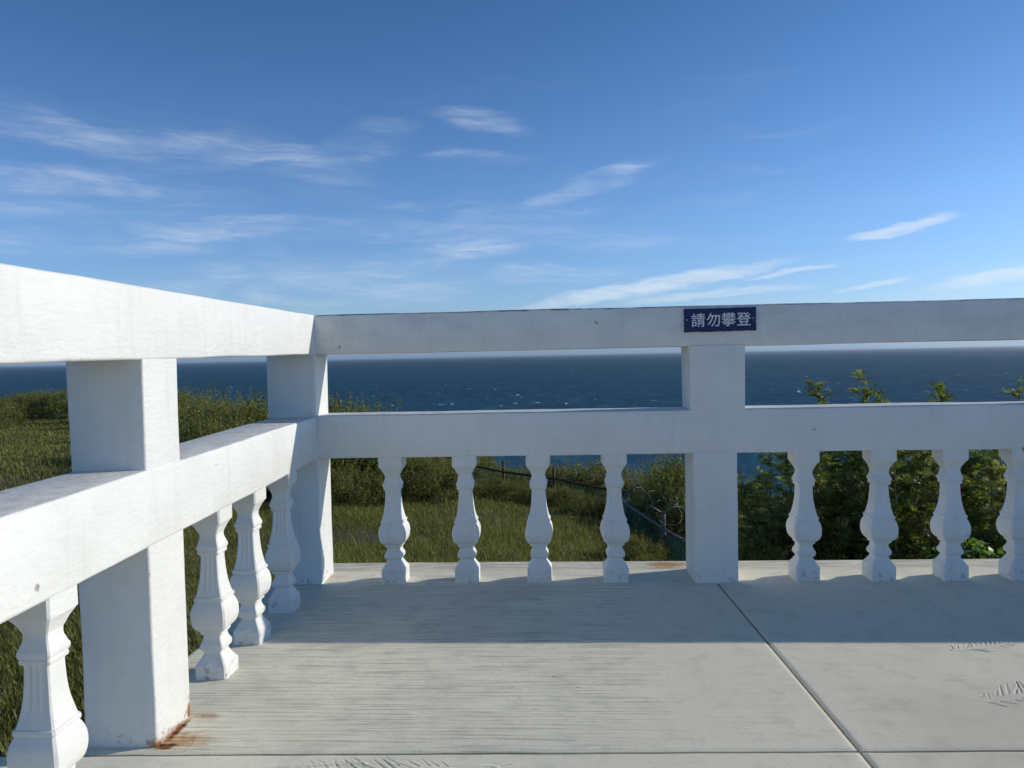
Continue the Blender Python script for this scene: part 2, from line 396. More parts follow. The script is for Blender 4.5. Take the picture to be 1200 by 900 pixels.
def seg_dist(X, Y, a, b):
    ax, ay = a; bx, by = b; dx, dy = bx - ax, by - ay; L2 = dx * dx + dy * dy + 1e-12
    t = np.clip(((X - ax) * dx + (Y - ay) * dy) / L2, 0, 1)
    return np.hypot(X - ax - t * dx, Y - ay - t * dy), t
def fern(p0, p1, half, n, seed, outline=False):
    """frond pressed into the wet slab: ridge along the rib, slanting grooves of leaflets"""
    r = random.Random(seed); segs = []
    p0 = Vector(p0); p1 = Vector(p1); d = (p1 - p0); L = d.length; d.normalize(); nrm = Vector((-d.y, d.x))
    segs.append((tuple(p0), tuple(p1), .0022, .0040))
    for i in range(n):
        t = (i + .5) / n; w = half * (math.sin(math.pi * min(1, .12 + .88 * t)) ** .6)
        for s in (-1, 1):
            if r.random() < .12: continue
            a = p0 + d * (L * t) + nrm * s * .006; e = a + nrm * s * w * r.uniform(.6, 1.05) + d * (.75 + r.uniform(-.2, .2)) * w; a = a.lerp(e, r.uniform(.05, .3))
            segs.append((tuple(a), tuple(e), -r.uniform(.0006, .0028), r.uniform(.0018, .0032)))
    return segs
IMPRINTS = [fern((2.50, -.805), (2.74, -.745), .05, 13, 1), fern((2.385, -1.20), (2.80, -1.075), .075, 18, 2),
            fern((.84, -1.60), (.42, -1.635), .07, 18, 3), fern((.92, -1.575), (1.12, -1.70), .055, 12, 4), fern((.60, -1.575), (.36, -1.60), .035, 8, 5)]
def dense_lines(lo, hi, base, spans, fine):
    pts = list(np.linspace(lo, hi, max(2, int(round((hi - lo) / base)) + 1)))
    for a, b in spans:
        a = max(a, lo); b = min(b, hi)
        if b > a: pts += list(np.linspace(a, b, max(2, int((b - a) / fine) + 1)))
    for e in (.003, .007, .013, .022): pts += [lo + e, hi - e]
    pts = sorted(set(round(p, 5) for p in pts)); out = [pts[0]]
    for p in pts[1:]:
        if p - out[-1] > .0012: out.append(p)
    return np.array(out)
def jx(y, k=0): return 1.856 - .0367 * y + k          # skewed joint running towards the camera
def jy(x, k=0): return -1.539 + .0232 * x + k         # joint parallel to the far rail
GAP = .0045
def slab(xl, xr, yl, yr):
    """xl,xr functions of y; yl,yr functions of x"""
    x0, x1 = xl(0), xr(0); y0, y1 = yl(x0), yr(x0)
    sx, sy = [], []
    for segs in IMPRINTS:
        P = np.array([s[:2] for s in segs]).reshape(-1, 2); a = P.min(0) - .02; b = P.max(0) + .02
        cx, cy = P.mean(0)
        if xl(cy) < cx < xr(cy) and yl(cx) < cy < yr(cx): sx.append((a[0], b[0])); sy.append((a[1], b[1]))
    X1 = dense_lines(x0, x1, .06, sx, .0030); Y1 = dense_lines(y0, y1, .06, sy, .0030)
    u = (X1 - x0) / (x1 - x0); v = (Y1 - y0) / (y1 - y0)
    U, V = np.meshgrid(u, v)
    X = x0 + U * (x1 - x0); Y = y0 + V * (y1 - y0)
    for _ in range(3):
        XL = np.vectorize(xl)(Y); XR = np.vectorize(xr)(Y); X = XL + U * (XR - XL)
        YL = np.vectorize(yl)(X); YR = np.vectorize(yr)(X); Y = YL + V * (YR - YL)
    Z = np.zeros_like(X)
    e = np.minimum(np.minimum(X - XL, XR - X), np.minimum(Y - YL, YR - Y))
    nz = np.array([mnoise.noise(Vector((a * 9, b * 9, 1))) for a, b in zip(X.ravel(), Y.ravel())]).reshape(X.shape)
    Z -= .0032 * np.exp(-(np.maximum(e, 0) / (.006 + .003 * nz)) ** 2)
    Z += .0012 * nz
    for segs in IMPRINTS:
        for a, b, dep, w in segs:
            box = (X > min(a[0], b[0]) - .03) & (X < max(a[0], b[0]) + .03) & (Y > min(a[1], b[1]) - .03) & (Y < max(a[1], b[1]) + .03)
            if not box.any(): continue
            d, t = seg_dist(X[box], Y[box], a, b); ww = w * (1.15 - .6 * t)
            Z[box] += dep * np.exp(-(d / ww) ** 2) - dep * .35 * np.exp(-((d - 2.1 * ww) / ww) ** 2)
    ny_, nx_ = X.shape
    verts = np.stack([X, Y, Z], -1).reshape(-1, 3); idx = np.arange(nx_ * ny_).reshape(ny_, nx_)
    quads = np.stack([idx[:-1, :-1], idx[:-1, 1:], idx[1:, 1:], idx[1:, :-1]], -1).reshape(-1, 4)
    bd = np.concatenate([idx[0, :], idx[1:, -1], idx[-1, -2::-1], idx[-2:0:-1, 0]])
    low = verts[bd].copy(); low[:, 2] = -.049
    li = np.arange(len(bd)) + len(verts); nb = np.roll(np.arange(len(bd)), -1)
    sk = np.stack([bd, li, li[nb], bd[nb]], -1)
    me = np_mesh('slab', np.concatenate([verts, low]), np.concatenate([quads, sk]))
    sharp(me, 50)
    return link('slab', me, M_CONC, deck)
far = lambda x: .380 + .004 * math.sin(x * 2.1)
slab(lambda y: -.235, lambda y: jx(y, -GAP), lambda x: jy(x, GAP), far)
slab(lambda y: jx(y, GAP), lambda y: jx(y, 2.0 - GAP), lambda x: jy(x, GAP), far)
slab(lambda y: jx(y, 2.0 + GAP), lambda y: jx(y, 4.0 - GAP), lambda x: jy(x, GAP), far)
slab(lambda y: jx(y, 4.0 + GAP), lambda y: 10., lambda x: jy(x, GAP), far)
slab(lambda y: -.46, lambda y: jx(y, -GAP), lambda x: -4.1, lambda x: jy(x, -GAP))
slab(lambda y: jx(y, GAP), lambda y: jx(y, 2.0 - GAP), lambda x: -4.1, lambda x: jy(x, -GAP))
slab(lambda y: jx(y, 2.0 + GAP), lambda y: 10., lambda x: -4.1, lambda x: jy(x, -GAP))
slab(lambda y: -.235, lambda y: 10., lambda x: -7.6, lambda x: -4.1 - 2 * GAP)

# ------------------------------------------------------------------ balustrade
bal = empty('balustrade', (0, 0, 0), label='white painted concrete balustrade with vase shaped balusters round the deck corner', category='balustrade')
def round_rect(w, h, r, n=3):
    """ring of (a, b) going round a w x h rectangle [0,w]x[0,h] with softened corners"""
    pts = []
    for cx, cy, a0 in ((w - r, h - r, 0), (r, h - r, 90), (r, r, 180), (w - r, r, 270)):
        for k in range(n + 1):
            a = rad(a0 + 90 * k / n); pts.append((cx + r * math.cos(a), cy + r * math.sin(a)))
    return pts
def wob(p, s, k): return s * mnoise.noise(Vector(p) * k)
def beam(name, p0, p1, w0, w1, h0, h1, side, r=.009, step=.07, amp=.0035):
    """beam whose inner face runs p0->p1 (bottom inner edge); thickness w goes to `side` (unit vector)"""
    p0 = Vector(p0); p1 = Vector(p1); L = (p1 - p0).length; n = max(2, int(L / step)); d = (p1 - p0).normalized()
    up = Vector((0, 0, 1)); rings = []
    for i in range(n + 1):
        t = i / n; c = p0.lerp(p1, t); w = w0 + (w1 - w0) * t; h = h0 + (h1 - h0) * t; ring = []
        rr = r * (1 + .5 * mnoise.noise(c * 3.1))
        for a, b in round_rect(w, h, rr):
            q = c + side * a + up * b
            q += side * wob((q.x * 1., q.y * 1., q.z * 3 + 5), amp, 2.6) + up * wob((q.x, q.y, q.z * 3 + 31), amp, 2.2)
            q += side * wob((q.x, q.y, q.z + 50), amp * .35, 11) + up * wob((q.x, q.y, q.z + 77), amp * .35, 10)
            ring.append(q)
        rings.append(ring)
    return link(name, sharp(sweep_mesh(name, rings), 40), M_PAINT, bal)
def column(name, x0, x1, y0, y1, z0, z1, dx0=0., dx1=0., r=.008, amp=.003):
    """post piece; dx0/dx1 shift the top's low and high x edge"""
    n = max(3, int((z1 - z0) / .07)); rings = []
    for i in range(n + 1):
        t = i / n; z = z0 + (z1 - z0) * t; a0 = x0 + dx0 * t; a1 = x1 + dx1 * t; ring = []
        for a, b in round_rect(a1 - a0, y1 - y0, r * (1 + .5 * mnoise.noise(Vector((a0, y0, z * 4))))):
            q = Vector((a0 + a, y0 + b, z))
            q.x += wob((q.x + 9, q.y, q.z), amp, 3.2) + wob((q.x + 9, q.y, q.z), amp * .3, 12); q.y += wob((q.x, q.y + 19, q.z), amp, 3.0) + wob((q.x, q.y + 19, q.z), amp * .3, 12)
            ring.append(q)
        rings.append(ring)
    return sweep_mesh(name, rings)
def join_meshes(name, meshes):
    bm = bmesh.new()
    for me in meshes: bm.from_mesh(me); bpy.data.meshes.remove(me)
    me = bpy.data.meshes.new(name); bm.to_mesh(me); bm.free(); return me
ZT, ZS, ZM1, ZM0 = 1.280, 1.0937, .803, .601
XE = 9.4; YE = -7.3
Yp = Vector((0, 1, 0)); Xm = Vector((-1, 0, 0))
def post(parts):
    me = join_meshes('post', [column('p', *p) for p in parts]); sharp(me, 40); return link('post', me, M_PAINT, bal)
# far side, running left to right
beam('top_rail', (.0, 0, ZS), (XE, 0, ZS), .205, .205, ZT - ZS, ZT - ZS, Yp)
beam('middle_rail', (.0, 0, ZM0), (XE, 0, ZM0), .203, .203, ZM1 - ZM0, ZM1 - ZM0, Yp)
# near side, running towards and past the camera; its beams sag a little on the way
beam('top_rail', (0, .205, ZS + .003), (0, YE, 1.02), .225, .225, ZT - ZS - .002, .262, Xm)
def sag(y): return .0175 * -y
seg_y = [.203, -1.41, -2.3, -4.4, YE]
beam('middle_rail', (0, .203, ZM0 + .002), (0, -2.9, ZM0 - .071), .218, .212, ZM1 - ZM0 - .0015, .222, Xm)
beam('middle_rail', (0, -2.9, ZM0 - .071), (0, YE, ZM0 - .071), .212, .212, .222, .222, Xm)
# posts: a lower and a wider upper length
post([(-.212, -.001, .004, .199, -.01, .606), (-.238, -.004, .004, .199, .797, 1.097)])
for i, xc in enumerate((1.857, 3.86, 5.86, 7.86, 9.3)):
    post([(xc - .104, xc + .098, -.003, .226, -.01, .606), (xc - .112, xc + .135, -.003, .226, .797, 1.097, -.006, .004)])
for i, yc in enumerate((-1.405, -3.42, -5.42, -7.2)):
    post([(-.212, -.004, yc - .100, yc + .100, -.01, .62 - .0), (-.222, -.004, yc - .097, yc + .094, .72, 1.09)])

# balusters: square vase profile with fluted neck
PROF = [(-.006, .0605), (.0, .061), (.062, .061), (.068, .060), (.071, .0575), (.080, .051), (.090, .044), (.100, .0375), (.107, .0345), (.113, .0345), (.116, .040),
        (.122, .0445), (.130, .0458), (.138, .0445), (.145, .040), (.152, .0360), (.161, .0338), (.169, .0345), (.174, .043), (.183, .0435), (.1845, .0470), (.188, .0520), (.194, .0580), (.203, .0632), (.215, .0668), (.228, .0685), (.242, .0688), (.256, .0672), (.268, .0638), (.278, .0590), (.285, .0545), (.287, .0535), (.288, .0570), (.294, .0580), (.300, .0565),
        (.3015, .0525), (.312, .0490), (.326, .0455), (.345, .0415), (.368, .0380), (.395, .0355), (.425, .0340), (.436, .0337), (.442, .0345), (.4445, .0405), (.450, .0425), (.456, .0410), (.4575, .0398), (.459, .0430), (.466, .0455), (.473, .0450), (.476, .0432), (.4775, .0420), (.487, .0385), (.495, .0352), (.504, .0338), (.514, .0345), (.524, .0395), (.536, .0455), (.546, .0525), (.552, .0570), (.554, .0575), (.555, .0605), (.560, .061), (.612, .061)]
def baluster_mesh(seed):
    rings = []; nf = 14
    for z, hw in PROF:
        hw *= .925; c = hw * .90; ring = []
        fl = 1.0 if .325 < z < .45 else 0.
        for k in range(4):
            ca, sa = round(math.cos(k * math.pi / 2)), round(math.sin(k * math.pi / 2))
            for i in range(nf + 1):
                s = -1 + 2 * i / nf; a = hw; b = c * s
                if fl and k % 2 and abs(s) < .80:
                    a -= .0030 * max(0., math.sin((s + .80) / 1.60 * 3 * math.pi)) ** 1 if math.sin((s + .80) / 1.60 * 3 * math.pi) > 0 else 0
                    a -= .0030 * max(0., -math.sin((s + .80) / 1.60 * 3 * math.pi)) * .9
                q = Vector((a * ca - b * sa, a * sa + b * ca, z)); k_ = Vector((q.x * 22, q.y * 22, z * 14 + seed * 9))
                ring.append(q + Vector((mnoise.noise(k_), mnoise.noise(k_ + Vector((7, 3, 1))), .4 * mnoise.noise(k_ + Vector((1, 9, 4))))) * .0016)
        rings.append(ring)
    return sharp(sweep_mesh('baluster', rings), 20)
BMS = [baluster_mesh(k) for k in range(5)]
for b_ in BMS: b_.materials.append(M_PAINT)
NB = [0]
def baluster(x, y, top, spin=0.):
    NB[0] += 1
    o = link('baluster', BMS[NB[0] * 3 % 5], None, bal, (x, y, top - .603))
    o.rotation_euler = (random.uniform(-.006, .006), random.uniform(-.006, .006), random.choice((0, 2)) * math.pi / 2 + random.uniform(-.03, .03) + spin); return o
for x in (.342, .690, 1.035, 1.394, 2.270, 2.612, 2.935, 3.235): baluster(x, .060, ZM0)
for x0 in (3.86, 5.86):
    for k in range(4): baluster(x0 + .42 + .355 * k - .02, .060, ZM0)
for k in range(3): baluster(7.86 + .40 + .34 * k, .060, ZM0)
for y in (-.352, -.702, -1.008, -1.870, -2.205, -2.545, -2.88): baluster(-.056, y, ZM0 - .0229 * -y).scale = (.95, .95, 1)

# ------------------------------------------------------------------ sign on the far top rail
sign = empty('warning_sign', (1.880, -.004, 1.213), label='small navy blue sign with four white Chinese characters fixed on the top rail', category='sign')
sign.rotation_euler = (0, rad(-.35), 0)
sw, sh, sd = .3225, .106, .008
bm = bmesh.new(); nn = 40; loop = []
for i in range(nn): loop.append((-sw / 2 + sw * i / nn, -sh / 2))
for i in range(14): loop.append((sw / 2, -sh / 2 + sh * i / 14))
for i in range(nn): loop.append((sw / 2 - sw * i / nn, sh / 2))
for i in range(14): loop.append((-sw / 2, sh / 2 - sh * i / 14))
jit = [(a + random.uniform(-.0013, .0013) - (.004 * max(0, math.sin(b * 60)) if a < -sw / 2 + .001 else 0) * 0, b + random.uniform(-.0013, .0013)) for a, b in loop]
vf = [bm.verts.new((a, -sd, b)) for a, b in jit]; vb = [bm.verts.new((a, 0.003, b)) for a, b in jit]
bm.faces.new(vf)
for i in range(len(vf)): bm.faces.new((vf[i], vb[i], vb[(i + 1) % len(vf)], vf[(i + 1) % len(vf)]))
bmesh.ops.recalc_face_normals(bm, faces=bm.faces)
me = bpy.data.meshes.new('plate'); bm.to_mesh(me); bm.free(); plate = link('plate', me, M_NAVY, sign)
for i, ch in enumerate('請勿攀登'):
    cu = bpy.data.curves.new('character', 'FONT'); cu.body = ch; cu.size = .066; cu.extrude = .0004; cu.bevel_depth = .0007; cu.bevel_resolution = 0; cu.align_x = 'CENTER'; cu.align_y = 'CENTER'
    tmp = bpy.data.objects.new('character', cu); COL.objects.link(tmp)
    dg = bpy.context.evaluated_depsgraph_get(); me = bpy.data.meshes.new_from_object(tmp.evaluated_get(dg))
    bpy.data.objects.remove(tmp); me.name = 'character'; me.materials.clear()
    co = np.array([v.co for v in me.vertices]); cen = (co.max(0) + co.min(0)) / 2
    for v in me.vertices: v.co -= Vector(cen)
    o = link('character', me, M_LETTER, plate, (-.0995 + .0685 * i + .001, -sd - .0006, .001)); o.rotation_euler = (math.pi / 2, 0, 0)
for s in (-1, 1):
    bm = bmesh.new(); bmesh.ops.create_uvsphere(bm, u_segments=10, v_segments=6, radius=.0034)
    me = bpy.data.meshes.new('screw'); bm.to_mesh(me); bm.free(); o = link('screw', me, M_SCREW, plate, (s * .149, -sd, .003)); o.scale = (1, .5, 1)

# ------------------------------------------------------------------ leaves
def rand_frames(n, up_bias=.0):
    d = rng.normal(size=(n, 3)); d[:, 2] += up_bias; d /= np.linalg.norm(d, axis=1)[:, None]
    s = np.cross(d, rng.normal(size=(n, 3))); s /= np.linalg.norm(s, axis=1)[:, None] + 1e-9
    return d, s
def leaf_quads(base, d, s, L, Wd):
    """diamond leaves: base points, unit direction, unit side, length, half width"""
    L = np.asarray(L)[:, None]; Wd = np.asarray(Wd)[:, None]
    nrm = np.cross(d, s)
    a = base; b = base + d * L * .45 + s * Wd; c = base + d * L; e = base + d * L * .45 - s * Wd
    b = b + nrm * L * .05; e = e + nrm * L * .05
    v = np.stack([a, b, c, e], 1).reshape(-1, 3); f = np.arange(len(v)).reshape(-1, 4)
    return v, f
def crown_bush(R, H, n, leaf, shoots=26):
    """rounded shrub: leaf clumps plus upright shoots that break the outline; base at z=0"""
    nb = int(20 + 10 * R); cl = []
    for _ in range(nb):
        a = rng.uniform(0, 2 * math.pi); r = R * math.sqrt(rng.uniform(0, 1)); zt = H * (.92 - .42 * (r / R) ** 2)
        z = zt * rng.uniform(.25, 1.0); cl.append((r * math.cos(a), r * math.sin(a), z, rng.uniform(.16, .36) * min(R, H)))
    cl = np.array(cl); pick = rng.integers(0, nb, n); off = rng.normal(size=(n, 3)) * .5
    P = cl[pick, :3] + off * cl[pick, 3:4] * np.array([1, 1, .8]); P[:, 2] = np.maximum(P[:, 2], .03)
    d, s = rand_frames(n, .6); sh = .55 + .45 * rng.random(n); tone = np.clip(rng.random(nb)[pick] * .55 + rng.random(n) * .45, 0, 1)
    v1, f1 = leaf_quads(P, d, s, leaf * sh * 1.3, leaf * sh * .34)
    ns = shoots; pl = 34; a = rng.uniform(0, 2 * math.pi, ns); r = R * .9 * np.sqrt(rng.random(ns)); zt = H * (.85 - .35 * (r / R) ** 2)
    base = np.stack([r * np.cos(a), r * np.sin(a), zt * .6], -1); lean = rng.normal(size=(ns, 3)) * .22; lean[:, 2] = 1
    ln = H * rng.uniform(.35, .62, ns); t = rng.random((ns, pl)) ** .8
    Q = (base[:, None] + lean[:, None] * (t * ln[:, None])[..., None]).reshape(-1, 3) + rng.normal(size=(ns * pl, 3)) * .018
    d, s = rand_frames(ns * pl, 1.5); v2, f2 = leaf_quads(Q, d, s, leaf * 1.3 * (1.15 - .6 * t.ravel()), leaf * .30 * (1.15 - .6 * t.ravel()))
    tone2 = np.clip(.45 + .5 * np.repeat(rng.random(ns), pl) * rng.random(ns * pl) + .08, 0, 1)
    v = np.concatenate([v1, v2]); f = np.arange(len(v)).reshape(-1, 4)
    return np_mesh('crown', v, f, False, np.repeat(np.concatenate([tone, tone2]), 4))
def stems_mesh(R, H, n, r0=.03):
    sets = []
    for i in range(n):
        a = random.uniform(0, 6.28); tip = Vector((R * .7 * math.cos(a) * random.random(), R * .7 * math.sin(a) * random.random(), H * random.uniform(.7, .95)))
        b = Vector((.12 * math.cos(a) * R, .12 * math.sin(a) * R, -.15)); pts = []; k = 7
        for j in range(k + 1):
            t = j / k; p = b.lerp(tip, t); p.x += .10 * R * math.sin(3 * t + a) ; p.y += .08 * R * math.cos(4 * t + a * 2); pts.append(p)
        sets.append(tube(pts, [r0 * (1 - .85 * j / k) for j in range(k + 1)], 5))
    return rings_join('trunk', sets)
def crown_pinnate(R, H, nbr, leader):
    """open shrub with feathery leaves: twigs carrying fronds of paired leaflets; returns crown and trunk meshes"""
    sets = []; fr_b, fr_d, fr_s, fr_l, fr_t = [], [], [], [], []
    nst = random.randint(4, 6)
    stems = []
    for i in range(nst):
        a = random.uniform(0, 6.28); k = 9; sp = random.uniform(.15, .8) * R; hh = H * (1.0 if i == 0 else random.uniform(.72, .97))
        if i == 0: sp *= .25
        pts = []
        for j in range(k + 1):
            t = j / k; q = t ** 1.25
            pts.append(Vector((sp * math.cos(a) * q + .03 * math.sin(7 * t + i), sp * math.sin(a) * q + .03 * math.cos(5 * t + 2 * i), -.2 + (hh + .2) * t)))
        stems.append(pts); sets.append(tube(pts, [.020 * (1 - .88 * j / k) + .002 for j in range(k + 1)], 5))
    for i in range(nbr):
        pts = stems[random.randrange(nst)]; t = random.uniform(.12, 1) ** .85; u = t * (len(pts) - 1); j = min(int(u), len(pts) - 2); p = pts[j].lerp(pts[j + 1], u - j)
        a = random.uniform(0, 6.28); ln = R * random.uniform(.35, .9) * (1.12 - .92 * t); el = random.uniform(.2, .9)
        d = Vector((math.cos(a) * math.cos(el), math.sin(a) * math.cos(el), math.sin(el))); q = [p, p + d * ln * .5 + Vector((0, 0, .02)), p + d * ln + Vector((0, 0, -.03 * ln))]
        sets.append(tube(q, [.006, .004, .0015], 3))
        nf = max(5, int(ln * 52)); tone = random.random()
        for m_ in range(nf):
            w = random.uniform(.12, 1); bp = q[0].lerp(q[1], w * 2) if w < .5 else q[1].lerp(q[2], w * 2 - 1)
            aa = random.uniform(0, 6.28); e2 = random.uniform(-.25, .8); fd = (Vector((math.cos(aa) * math.cos(e2), math.sin(aa) * math.cos(e2), math.sin(e2))) + d * .5).normalized()
            fs = fd.cross(Vector((random.gauss(0, .35), random.gauss(0, .35), 1))).normalized()
            fr_b.append(bp); fr_d.append(fd); fr_s.append(fs); fr_l.append(random.uniform(.05, .105)); fr_t.append(tone)
    for pts in stems:      # leafy leaders
        for m_ in range(60):
            w = 1 - .55 * random.random() ** 1.6; u = w * (len(pts) - 1); j = min(int(u), len(pts) - 2); p = pts[j].lerp(pts[j + 1], u - j); aa = random.uniform(0, 6.28); e2 = random.uniform(.1, 1.1)
            fd = Vector((math.cos(aa) * math.cos(e2), math.sin(aa) * math.cos(e2), math.sin(e2)))
            fr_b.append(p); fr_d.append(fd); fr_s.append(fd.cross(Vector((0, 0, 1))).normalized()); fr_l.append(random.uniform(.06, .11) * (1.75 - 1.15 * w)); fr_t.append(.55 + .4 * random.random())
    B = np.array(fr_b); Dd = np.array(fr_d); S = np.array(fr_s); Ln = np.array(fr_l); T = np.array(fr_t); V, TT = [], []
    npair = 6
    for k in range(npair):
        t = (k + .7) / npair
        for sgn in (-1, 1):
            b = B + Dd * (Ln * t)[:, None]; b[:, 2] -= .18 * Ln * t * t
            d = S * sgn * .85 + Dd * .55 + rng.normal(size=B.shape) * .16; d /= np.linalg.norm(d, axis=1)[:, None]
            s = np.cross(d, np.cross(Dd, S)); s /= np.linalg.norm(s, axis=1)[:, None] + 1e-9
            v, _ = leaf_quads(b, d, s, Ln * .40 * (1.1 - .35 * abs(t - .5)), Ln * .085); V.append(v); TT.append(np.repeat(np.clip(T * .6 + rng.random(len(T)) * .4, 0, 1), 4))
    V = np.concatenate(V)
    return np_mesh('crown', V, np.arange(len(V)).reshape(-1, 4), False, np.concatenate(TT)), rings_join('trunk', sets)

# ------------------------------------------------------------------ shrubs behind the far rail (right of the signed post)
PIN = [crown_pinnate(.75, 2.6, 200, True) for _ in range(4)]
for c, t in PIN: c.materials.append(M_PINN); t.materials.append(M_BARK)
def plant(name, loc, meshes, sc, spin, label, category, group):
    o = empty(name, loc, label=label, category=category, group=group)
    o.rotation_euler = (0, 0, spin); o.scale = sc
    link('crown', meshes[0], None, o); link('trunk', meshes[1], None, o); return o
T_, A_ = 'tall feathery shrub tipping above the rail, ', 'feathery green shrub '
PX = [  # pixel of the tip, depth plane, crown width factor, label
    (884, 556, 3.3, .9, A_ + 'thin topped, against the sea right beside the signed post'), (912, 528, 2.7, .85, A_ + 'just behind the first baluster beyond the signed post'),
    (940, 500, 3.6, 1.0, A_ + 'filling the gap between first and second baluster beyond the signed post'), (966, 449, 2.6, .95, T_ + 'between first and second baluster beyond the sign'),
    (1013, 446, 3.0, .95, T_ + 'behind the second baluster beyond the sign'), (1040, 505, 2.2, .8, A_ + 'close up against the second baluster beyond the signed post'),
    (1066, 498, 3.5, 1.05, A_ + 'filling the gap between second and third baluster beyond the signed post'), (1111, 450, 2.7, .95, T_ + 'behind the third baluster beyond the sign'),
    (1142, 520, 3.9, .9, A_ + 'rising behind the bright leafy plant'), (1176, 505, 2.3, .8, A_ + 'between the bright leafy plant and the fourth baluster beyond the sign'),
    (1197, 444, 3.0, 1.0, T_ + 'behind the fourth baluster beyond the sign'), (1228, 500, 2.6, .9, A_ + 'in the thicket past the fourth baluster beyond the signed post'),
    (1262, 470, 3.3, 1.0, A_ + 'in the thicket past the fourth baluster beyond the signed post'), (1310, 490, 2.8, 1.0, A_ + 'in the thicket past the fourth baluster beyond the signed post'),
    (1052, 520, 2.9, .9, A_ + 'between second and third baluster beyond the signed post, under the taller ones'), (1080, 530, 2.5, .8, A_ + 'leaning towards the third baluster beyond the signed post'),
    (1128, 535, 3.3, .9, A_ + 'between the third baluster beyond the sign and the bright leafy plant'),
    (990, 515, 4.6, 1.1, A_ + 'in the back row of the thicket, hidden by the shrubs before it'), (1090, 512, 4.8, 1.1, A_ + 'in the back row of the thicket, hidden by the shrubs before it'),
    (925, 545, 4.4, 1.0, A_ + 'in the back row of the thicket, hidden by the shrubs before it'), (1160, 520, 5.2, 1.1, A_ + 'in the back row of the thicket, hidden by the shrubs before it')]
for i, (px, py, Y, w, lab) in enumerate(PX):
    p = at(px, py, Y); gz = ground_z(p.x, p.y); Hh = p.z - gz
    plant('feathery_shrub', (p.x, p.y, gz), PIN[i % 4], (w, w, Hh / 2.62), random.uniform(0, 6.28), lab, 'shrub', 'feathery shrubs behind the far balusters')
# ------------------------------------------------------------------ bushes
def bush(loc, R, H, mesh, spin, label, group):
    o = empty('bush', loc, label=label, category='bush', group=group); o.rotation_euler = (0, 0, spin)
    link('crown', mesh[0], None, o).scale = (R / mesh[2], R / mesh[2], H / mesh[3]); link('trunk', mesh[1], None, o).scale = (R / mesh[2], R / mesh[2], H / mesh[3]); return o
BSH = []
for k in range(4):
    c = crown_bush(1.0, 1.4, 11000, .048, 70); t = stems_mesh(1.0, 1.4, 6, .022); c.materials.append(M_BUSH); t.materials.append(M_BARK); BSH.append((c, t, 1.0, 1.4))
def bush_at(px, py, Y, R, i, label, group):
    p = at(px, py, Y); gz = ground_z(p.x, p.y); H = max(.4, p.z - gz) * .97
    return bush((p.x, p.y, gz - .03), R, H, BSH[i % 4], random.uniform(0, 6.28), label, group)
i = 0
for px, py, Y, R in [(222, 452, 14.5, 1.1), (246, 461, 13.0, 1.0), (268, 463, 12.0, 1.0), (292, 460, 11.3, .95), (318, 462, 11.0, 1.0), (345, 464, 11.2, 1.0), (372, 463, 10.8, 1.0), (398, 464, 10.6, .9), (428, 466, 10.8, .85), (452, 483, 11.0, .75), (232, 478, 10.2, .9), (258, 485, 9.4, .8), (285, 484, 9.2, .75)]:
    bush_at(px, py, Y, R, i, 'olive green bush in the thicket seen through the gap beside the corner post', 'bushes beyond the corner post'); i += 1
for px, py, Y, R in [(405, 540, 9.4, .8), (440, 530, 10.2, .9), (490, 524, 10.4, .8), (512, 532, 10.0, .7), (540, 512, 15.2, .9)]:
    bush_at(px, py, Y, R, i, 'dark low bush at the end of the grass, left of the fence', 'low bushes at the end of the grass'); i += 1
for px, py, Y, R in [(566, 534, 14.0, .7), (602, 550, 13.4, .6), (632, 540, 12.6, .8), (660, 546, 12.0, .7), (690, 535, 11.6, .8), (718, 545, 11.0, .7), (752, 548, 10.4, .7), (768, 566, 9.6, .6), (792, 532, 9.3, .8), (812, 528, 8.4, .8), (786, 560, 8.6, .6), (838, 545, 7.4, .8), (820, 570, 7.0, .6)]:
    bush_at(px, py, Y, R, i, 'shaggy olive bush growing on the sea side of the wire fence', 'bushes on the sea side of the fence'); i += 1
for px, py, Y, R in [(605, 584, 10.3, .45), (638, 584, 9.9, .45), (574, 580, 10.6, .45), (742, 640, 5.4, .35), (662, 590, 9.6, .45), (690, 600, 8.9, .4)]:
    bush_at(px, py, Y, R, i, 'small dark bush at the foot of the wire fence, landward side', 'small bushes at the foot of the fence'); i += 1
for px, py, Y, R in [(-40, 462, 34, 2.2), (12, 470, 33, 1.6), (30, 458, 36, 1.6), (50, 456, 36, 1.5), (68, 455, 35, 1.7), (90, 456, 34, 1.8), (125, 457, 30, 1.8), (160, 456, 26, 1.7), (195, 454, 21, 1.5), (-6, 463, 27, 1.1), (-75, 458, 33, 2.2), (214, 470, 17.0, .9)]:
    bush_at(px, py, Y, R, i, 'dark bush in the row along the far edge of the meadow', 'bushes along the far edge of the meadow'); i += 1
for px, py, Y, R in [(885, 622, 2.6, .45), (915, 628, 2.3, .4), (1000, 640, 2.2, .4), (1075, 636, 2.3, .45)]:
    bush_at(px, py, Y, R, i, 'low leafy bush at the foot of the feathery shrubs', 'low bushes under the feathery shrubs'); i += 1

